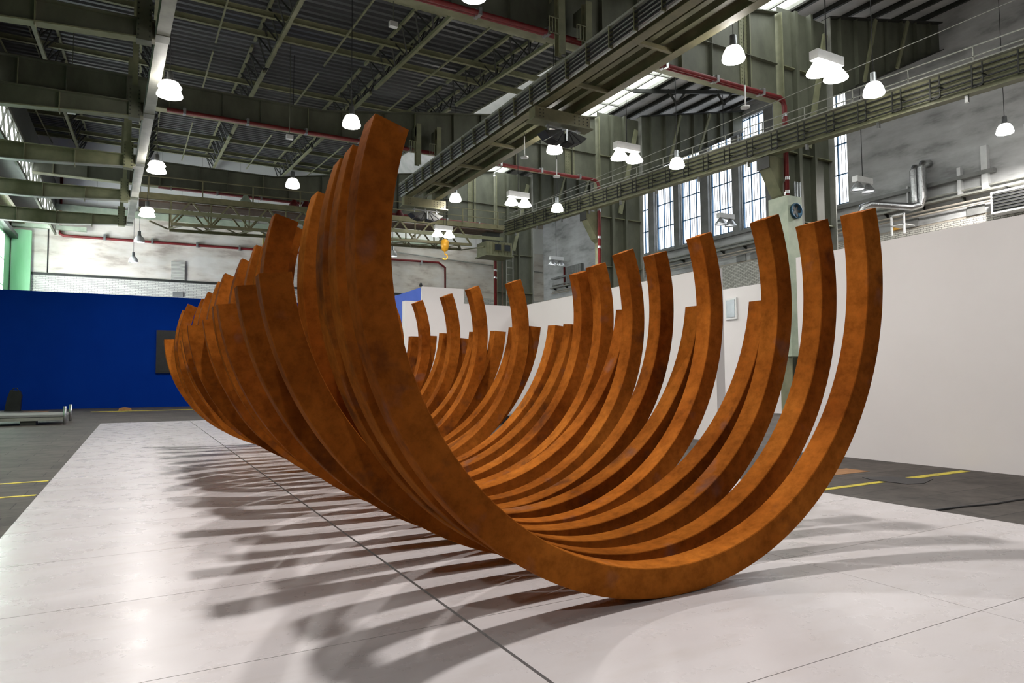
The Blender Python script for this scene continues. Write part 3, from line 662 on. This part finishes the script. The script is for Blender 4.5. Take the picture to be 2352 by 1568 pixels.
# ================================================================ crane bridge far behind
t = thing('crane_bridge', 'olive overhead crane bridge with lattice side and handrail, far behind', 'crane', (12, 46, 11))
def cz(x): return 12.6+.02*x
for dy in (0, 1.9):
    part(MB().bar((-.1, 45.2+dy, cz(0)), (24.2, 45.2+dy, cz(24)), .3, .35), 'top_chord', 'steel_y', t)
    part(MB().bar((1.6, 45.2+dy, cz(0)-1.55), (21.5, 45.2+dy, cz(21)-1.45), .16, .18), 'bottom_chord', 'steel_y', t)
    n = 9; m = MB()
    for j in range(n):
        xa = 1.6+19.9*j/n; xb = 1.6+19.9*(j+1)/n; xm = (xa+xb)/2
        m.bar((xa, 45.2+dy, cz(xa)-1.5), (xm, 45.2+dy, cz(xm)-.1), .1, .1); m.bar((xm, 45.2+dy, cz(xm)-.1), (xb, 45.2+dy, cz(xb)-1.5), .1, .1)
        m.bar((xa, 45.2+dy, cz(xa)-1.5), (xa, 45.2+dy, cz(xa)), .08, .08)
    part(m, 'lattice', 'steel_y', t)
m = MB()
for j in range(12):
    xa = .5+2.0*j; m.bar((xa, 45.2, cz(xa)-1.5), (xa+1, 47.1, cz(xa)-1.5), .08, .08); m.bar((xa+1, 47.1, cz(xa)-1.5), (xa+2, 45.2, cz(xa)-1.5), .08, .08)
part(m, 'cross_lattice', 'steel_y', t)
part(MB().bar((-.1, 46.1, cz(0)-.25), (24.2, 46.1, cz(24)-.25), 1.6, .1), 'deck', 'brown', t)
part(MB().bar((-.1, 44.95, cz(0)-.9), (24, 44.95, cz(24)-.9), .08, .25), 'side_beam', 'steel_l', t)
for dz in (.6, 1.15): part(MB().bar((-.1, 45.0, cz(0)+dz), (24.2, 45.0, cz(24)+dz), .05, .05), 'handrail', 'steel_y', t)
for j in range(9): part(MB().bar((.4+2.9*j, 45.0, cz(.4+2.9*j)), (.4+2.9*j, 45.0, cz(.4+2.9*j)+1.15), .07, .07), 'rail_post', 'steel_y', t)
for x, mt, nm in ((5.9, 'pale', 'motor'), (8.9, 'redm', 'motor'), (9.7, 'redm', 'motor'), (10.7, 'redm', 'motor'), (14.6, 'redm', 'motor'), (16.2, 'redm', 'motor')):
    m = MB(); m.lathe([(0, 0), (.3, 0), (.34, .25), (.22, .42), (.12, .62), (0, .65)], (x, 46.0, cz(x)+.2), 12); m.box(x-.35, x+.35, 45.7, 46.3, cz(x)+.1, cz(x)+.3); part(m, nm, mt, t)
t = thing('crane_cab', 'pale olive crane driver cab with dark windows below the bridge', 'cab', (23.9, 45.9, 11.3))
part(MB().box(22.6, 24.8, 45.0, 46.6, 10.95, 11.95), 'body', 'steel_l', t)
m = MB()
for k in range(9): m.box(22.65+.25*k, 22.69+.25*k, 44.96, 45.0, 11.0, 11.9)
part(m, 'ribs', 'steel_y', t)
for x in (23.3, 24.1):
    wf = part(MB().box(x-.04, x+.54, 44.92, 44.96, 11.26, 11.79), 'window', 'steel_y', t); sub(MB().box(x, x+.5, 44.9, 44.93, 11.3, 11.75), 'pane', 'glassd', wf, t)
part(MB().box(22.5, 24.85, 44.8, 46.7, 10.85, 10.95), 'floor_plate', 'steel_l', t)
part(MB().box(22.9, 24.0, 45.5, 46.3, 11.95, 12.84), 'support_frame', 'dark', t)
t = thing('crane_hook', 'yellow crane hook block hanging below the crane bridge', 'hook', (19.1, 44.6, 10.5))
for dx in (-.12, .12): part(MB().path([(19.1+dx, 44.6, 11.5), (19.1+dx, 44.6, 20.02)], .02, 5), 'rope', 'dark', t)
m = MB(); m.lathe([(0, 0), (.22, .1), (.3, .45), (.28, .8), (.1, .9), (0, .9)], (19.1, 44.6, 10.75), 14); part(m, 'block', 'yelw', t)
part(MB().path([(19.1, 44.6, 10.8), (19.1, 44.6, 10.6)]+[(19.1+.2*math.cos(a), 44.6, 10.4+.2*math.sin(a)) for a in [1.4-.45*i for i in range(10)]], .05, 6), 'hook', 'yelw', t)
# ================================================================ lamps
def pendant_proto(lit, tiers, label, loc):
    cord = ceil(loc[0], loc[1])+(.24 if loc[1] in (35.24, 35.8, 24.43) else .06)-loc[2]
    t = thing('pendant_lamp', label, 'lamp', loc, 'pendant bell lamps'); x, y, z = loc
    part(MB().path([(x, y, z+.62), (x, y, z+cord)], .014, 5), 'cord', 'black', t)
    part(MB().lathe([(0, .66), (.1, .66), (.11, .36), (.14, .34), (.14, .28)], (x, y, z), 16), 'lamp_holder', 'galv', t)
    if tiers: pr = [(.12, .34), (.28, .3), (.38, .14), (.3, .11), (.33, .05), (.41, -.12), (.41, -.16)]
    else: pr = [(.12, .32), (.22, .27), (.31, .1), (.35, -.08), (.33, -.13)]
    sh = part(MB().lathe(pr, (x, y, z), 24), 'lamp_shade', 'bulb2' if lit else 'whitep', t)
    sub(MB().lathe([(0, .2), (.1, .18), (.2, .05), (.22, -.06), (.16, -.14), (0, -.18)], (x, y, z), 16), 'bulb', 'bulb' if lit else 'dim', sh, t)
    return t
def glassy(name, s):
    m, nt, b = nodes(name); b.inputs['Base Color'].default_value = (.9, .9, .9, 1); b.inputs['Transmission Weight'].default_value = .6
    b.inputs['Roughness'].default_value = .35; b.inputs['Emission Color'].default_value = (1, .96, .9, 1); b.inputs['Emission Strength'].default_value = s
    return m
M['bulb2'] = glassy('glowing_lamp_shade', 14.0)
def add_light(t, x, y, z, power, r=.22, col=(1, .965, .925)):
    l = bpy.data.lights.new('lamp_light', 'SPOT'); l.energy = power; l.shadow_soft_size = r; l.color = col
    l.spot_size = math.radians(168); l.spot_blend = .6
    o = bpy.data.objects.new('lamp_light', l); o.parent = t; o.location = (x, y, z); C.objects.link(o)
lamps = [(.79, 25.55, 11.5, 1, 'two-tiered bell lamp beside the pale runway beam, the largest on the left'),
 (.62, 35.24, 11.5, 1, 'two-tiered bell lamp beside the pale runway beam, below the large left one'),
 (.33, 42.7, 11.0, 1, 'bell lamp at the far end of the pale runway beam, by the crane bridge'),
 (6.7, 35.04, 11.5, 0, 'glowing bell lamp above the crane bridge motors'),
 (7.05, 25.53, 11.5, 0, 'glowing bell lamp just left of the highest arc end'),
 (16.0, 35.8, 12.1, 0, 'glowing bell lamp right of the far loudspeakers'),
 (15.59, 24.43, 11.5, 0, 'glowing bell lamp right below the near loudspeakers'),
 (7.36, 15.3, 11.5, 0, 'bell lamp cut off by the top edge of the picture'),
 (15.93, 14.67, 11.5, 0, 'big glowing bell lamp at upper right, right of the gantry'),
 (22.22, 14.23, 11.5, 0, 'glowing bell lamp before the right runway girder near the tall window'),
 (21.75, 23.57, 11.5, 0, 'glowing bell lamp in front of the row of tall windows'),
 (21.26, 33.09, 11.5, 0, 'small glowing bell lamp over the right runway girder'),
 (34.6, 15.97, 12.82, 0, 'glowing bell lamp in front of the grey right wall', 5000),
 (30.15, 23.24, 11.5, 0, 'glowing bell lamp right of the nearest column', 900),
 (1.9, 16.5, 11.5, 1, 'two-tiered bell lamp high above the middle of the arcs', 3000),
 (1.9, 6.2, 11.5, 1, 'two-tiered bell lamp high above the nearer arcs', 3000),
 (-7.0, 5.0, 11.5, 0, 'added unseen bell lamp left of the camera, lighting the left faces of the arcs', 650),  # added out of frame to warm the outer left faces of the arcs
 (-3.0, -3.5, 11.5, 0, 'added unseen fill lamp left of and behind the camera, lighting the arc fronts', 1000),  # front fill for the arcs, an extra lamp added out of frame
 (15.9, 5.0, 11.5, 0, 'bell lamp above the near white partition', 350),
 (22.2, 4.6, 11.5, 0, 'bell lamp behind the near white partition'),
]
pr = {}
for x, y, z, tier, lab, *pw in lamps:
    t = pendant_proto(True, tier, lab, (x, y, z))
    add_light(t, 0, 0, -.3, pw[0] if pw else (LAMP_W if y < 30 else 1000))
    l2 = t
small = pendant_proto(False, 0, 'small unlit bell lamp in front of the red pipe on the back wall', (-.03, 53.9, 11.5)); small['group'] = 'small unlit lamps'
l2 = pendant_proto(False, 0, 'small unlit bell lamp hanging lowest before the cream wall, left of the others', (-.4, 60.0, 11.0)); l2['group'] = 'small unlit lamps'
l2 = pendant_proto(False, 0, 'small unlit bell lamp beside the right edge of the highest arc', (17.5, 51.2, 11.5)); l2['group'] = 'small unlit lamps'
def flood_proto(lit, label, loc, rot=0):
    t = thing('twin_floodlight', label, 'floodlight', loc, 'twin bell floodlights'); x, y, z = loc
    part(MB().box(x-.65, x+.65, y-.16, y+.16, z+.28, z+.58), 'housing', 'whitep', t)
    part(MB().path([(x, y, z+.58), (x, y, ceil(x, y))], .02, 5), 'cord', 'black', t)
    for sx in (-.42, .42):
        sh = part(MB().lathe([(.1, .28), (.16, .22), (.27, .05), (.38, -.12), (.38, -.15)], (x+sx, y, z), 20), 'lamp_shade', 'bulb2' if lit else 'galv', t)
        sub(MB().lathe([(0, .1), (.16, .05), (.3, -.08), (0, -.13)], (x+sx, y, z), 16), 'bulb', 'bulb' if lit else 'dim', sh, t)
    return t
fl = flood_proto(True, 'largest twin floodlight, right of the nearest column at the top', (19.44, 14.0, 11.5))
add_light(fl, 0, 0, -.35, FLOOD_W)
for x, y, z, lab in ((18.98, 23.76, 11.5, 'twin floodlight in front of the middle column, left of the windows'), (18.52, 32.86, 11.5, 'twin floodlight below the arm of the middle column'),
     (18.07, 42.46, 11.5, 'twin floodlight hanging by the yellow crane hook'), (19.4, 4.2, 11.5, 'twin floodlight out of view above the near white partition')):
    t = flood_proto(True, lab, (x, y, z)); add_light(t, 0, 0, -.35, FLOOD_W if y < 30 else 1100)
f2 = flood_proto(False, 'dim twin floodlight before the grey wall, right of the single tall window', (33.25, 22.09, 11.5)); f2['group'] = 'dim twin floodlights'
for x, y, z, lab in ((32.78, 31.18, 11.5, 'dim twin floodlight in front of the fourth tall window'), (31.36, 39.42, 11.5, 'dim twin floodlight near the left end of the tall windows'),
     (31.27, 48.91, 11.5, 'dim twin floodlight before the far end of the right wall'), (30.45, 57.55, 11.5, 'dim twin floodlight beside the ladder on the farthest column')):
    t = flood_proto(False, lab, (x, y, z)); t['group'] = 'dim twin floodlights'
# small white fixtures and hanging sensors
def fixture(x, y, z, lab):
    t = thing('small_fixture', lab, 'fixture', (x, y, z), 'small white ceiling fixtures')
    part(MB().box(x-.16, x+.16, y-.1, y+.1, z, z+.2), 'body', 'whitep', t); part(MB().path([(x, y, z+.2), (x, y, ceil(x, y)-.03)], .015, 5), 'rod', 'steel', t)
fixture(8.4, 24.6, 15.2, 'small white fixture below the dark deck at the top, left of the red pipes')
fixture(-2.8, 35.6, 13.6, 'small white fixture under the left roof, between bracket girders')
fixture(6.2, 33.3, 13.2, 'small white fixture hanging by the middle red pipe')
def tee(x, y, z, h, lab):
    t = thing('hanging_sensor', lab, 'sensor', (x, y, z), 'slim white hanging sensors')
    part(MB().path([(x, y, z), (x, y, z+h)], .03, 6), 'rod', 'whitep', t); part(MB().path([(x, y, z+h), (x, y, 12.24 if 14.3 < x < 14.6 else ceil(x, y)+(.22 if x < 18 else 0))], .012, 5), 'wire', 'dark', t); part(MB().lathe([(0, 0), (.17, .0), (.17, .06), (0, .09)], (x, y, z-.05), 12), 'disc', 'whitep', t)
tee(14.48, 25.1, 11.2, .9, 'slim white sensor hanging below the gantry, left of the near loudspeakers'); tee(17.4, 27.1, 11.3, .8, 'slim white sensor hanging below the lamp at the near loudspeakers')
tee(19.1, 17.1, 11.4, .8, 'slim white sensor hanging below the nearest red pipe')
# ================================================================ services on right wall
def rail(z, r, lab, mat='galv', x=HR-.15): tag(MB().path([(x, 8, z), (x, 60, z)], r, 8).build('wall_pipe', mat), lab, 'pipe', 'pipes along the right wall')
rail(11.35, .06, 'upper grey pipe along the right wall', 'steel_w'); rail(10.72, .05, 'thin cream pipe along the right wall below the tray', 'beige'); rail(10.5, .05, 'lowest cream pipe along the right wall', 'beige', HR-.25)
t = thing('cable_tray', 'bluish steel cable tray with curved brackets along the right wall', 'cable tray', (HR-.3, 34, 10.9))
part(MB().box(HR-.5, HR-.05, 8, 60, 11.0, 11.1), 'tray', 'steel_w', t)
y = 9
while y < 60: part(MB().prism([(HR-.45, y, 11.0), (HR-.02, y, 11.0), (HR-.02, y, 10.75)], (0, .06, 0)), 'bracket', 'dark', t); y += 2.1
t = thing('exhaust_duct', 'shiny foil covered exhaust duct bending down the right wall', 'duct', (HR-.4, 22, 9.6))
part(MB().path([(HR-.06, 21.75, 13.2), (HR-.6, 21.75, 13.1), (HR-.75, 21.75, 12.9), (HR-.75, 21.75, 11.3), (HR-.8, 21.7, 10.95)], .2, 14), 'riser', 'foil', t)
part(MB().path([(HR-.06, 21.3, 13.3), (HR-.6, 21.3, 13.2), (HR-.75, 21.3, 12.95), (HR-.75, 21.3, 11.3), (HR-.85, 21.4, 10.95), (HR-1.1, 21.7, 10.85), (HR-2.2, 23.3, 11.25), (HR-2.55, 23.6, 11.1), (HR-2.6, 23.65, 10.7), (HR-2.6, 23.65, 9.1)], .22, 14), 'bend', 'foil', t)
t = thing('louvre_vent', 'black louvred vent with white frame at the right edge', 'vent', (HR-.6, 16.3, 9.5))
part(MB().box(HR-.9, HR-.1, 14.8, 17.9, 9.65, 10.75), 'case', 'whitep', t)
part(MB().box(HR-.93, HR-.9, 14.9, 17.8, 9.75, 10.65), 'opening', 'black', t)
for k in range(6): part(MB().box(HR-.97, HR-.92, 14.9, 17.8, 9.8+.15*k, 9.84+.15*k), 'slat', 'dark', t)
for k, (y, z0, z1, wd, lab) in enumerate(((18.3, 11.1, 13.4, .3, 'pale post on the right wall with dark edge, beside the black vent'), (19.6, 11.1, 12.6, .18, 'short pale post on the right wall with a small flag bracket'), (22.4, 11.1, 12.3, .08, 'thin post on the right wall left of the foil duct'), (16.3, 11.1, 13.9, .3, 'pale post on the right wall at the picture edge'))):
    m = MB(); m.box(HR-.25, HR, y, y+wd, z0, z1); tag(m.build('wall_post', 'whitep'), lab, 'post', 'posts on the right wall')
for y, lab in ((22.0, 'grey louvre panel low on the right wall, right of the foil duct'), (18.6, 'grey louvre panel beside the black vent'), (34.3, 'grey louvre panel low on the wall between two tall arcs'), (33.0, 'dark louvre panel low on the wall near the red tag')):
    m = MB(); m.box(HR-.08, HR+.02, y, y+.85, 9.98, 10.45); tag(m.build('ventilation_grating', 'conc'), lab, 'grating', 'gratings low on the right wall')
m = MB(); m.box(HR-.12, HR, 23.0, 23.4, 10.0, 10.25); tag(m.build('orange_sign', 'yelw'), 'small orange plate at the foot of the foil duct', 'sign')
m = MB()
for yy in (21.9, 22.6): m.box(HR-1.6, HR-1.5, yy-.04, yy+.04, 9.4, 10.5)
m.box(HR-1.6, HR-1.5, 21.85, 22.65, 10.45, 10.52); m.box(HR-1.6, HR-.65, 21.85, 22.65, 9.9, 9.95)
tag(m.build('guard_rail', 'whitep'), 'white guard frame beside the foil duct', 'rail')
t = thing('wall_window', 'small dark window with white frame seen between the arcs', 'window', (25.95, 24.4, 4))
part(MB().box(25.92, 26.0, 24.1, 24.85, 4.53, 5.6), 'frame', 'whitep', t); part(MB().box(25.9, 25.92, 24.2, 24.75, 4.63, 5.5), 'pane', 'glassd', t)
# corner: back wall plant, pipes
rl = MB(); rl.path([(20, HB-.15, 13.9), (37.8, HB-.15, 13.0)], .06, 6); tag(rl.build('wall_pipe', 'steel_w'), 'thin grey pipe on the back wall right of the farthest column', 'pipe')
t = thing('wall_louvre', 'grey ribbed louvre box on the far right wall beside a red pipe', 'louvre', (HR-.3, 56, 10.6))
part(MB().box(HR-.35, HR-.02, 54.5, 57.2, 11.2, 12.9), 'case', 'conc', t)
for k in range(14): part(MB().box(HR-.39, HR-.35, 54.6+.19*k, 54.66+.19*k, 11.25, 12.85), 'slat', 'galv', t)
tag(MB().path([(HR-.1, 57.8, 11.12), (HR-.1, 57.8, 13)], .1, 8).build('red_riser', 'red'), 'short red riser beside the ribbed louvre box', 'pipe')
# ================================================================ things on the floor at left
t = thing('stage_platform', 'low grey metal stage platform with corner posts, on the dark floor at left', 'platform', (-4, 32.5, -.03))
part(MB().box(-6.9, -2.5, 32.2, 35.0, .26, .36), 'deck', 'conc', t)
part(MB().box(-6.9, -2.5, 32.2, 32.28, .14, .28), 'edge_beam', 'steel_w', t)
for x in (-6.8, -2.45):
    for y in (32.2, 34.9): part(MB().path([(x, y, -.02), (x, y, .68)], .055, 8), 'post', 'galv', t)
for x in (-5.5, -3.9): part(MB().box(x, x+.5, 32.3, 33, -.03, .14), 'skid', 'dark', t)
t = thing('equipment_bag', 'black standing bag before the left end of the blue wall', 'bag', (-6.3, 49.3, -.03))
part(MB().prism([(-6.7, 49.1, -.03), (-5.95, 49.1, -.03), (-5.9, 49.1, .9), (-6.0, 49.1, 1.15), (-6.45, 49.1, 1.2), (-6.6, 49.1, .7)], (0, .5, 0)), 'body', 'black', t)
part(MB().path([(-6.4, 49.3, 1.15), (-6.3, 49.3, 1.32), (-6.15, 49.3, 1.32), (-6.05, 49.3, 1.13)], .03, 6), 'handle', 'dark', t)
m = MB(); m.prism([(-.9, 45.9, -.03), (-.2, 45.9, -.03), (-.25, 45.9, .1), (-.6, 45.9, .16), (-.85, 45.9, .1)], (0, .3, 0)); tag(m.build('rubble_piece', 'orange'), 'small yellow-brown lump on the floor before the blue wall', 'rubble')
t = thing('tool_crate', 'dark crate on the floor at the foot of the far partition', 'crate', (12.2, 22.6, -.03))
part(MB().box(11.8, 12.8, 22.3, 22.9, -.03, .28), 'box', 'black', t); part(MB().box(11.75, 12.85, 22.25, 22.95, .28, .34), 'lid', 'galv', t)
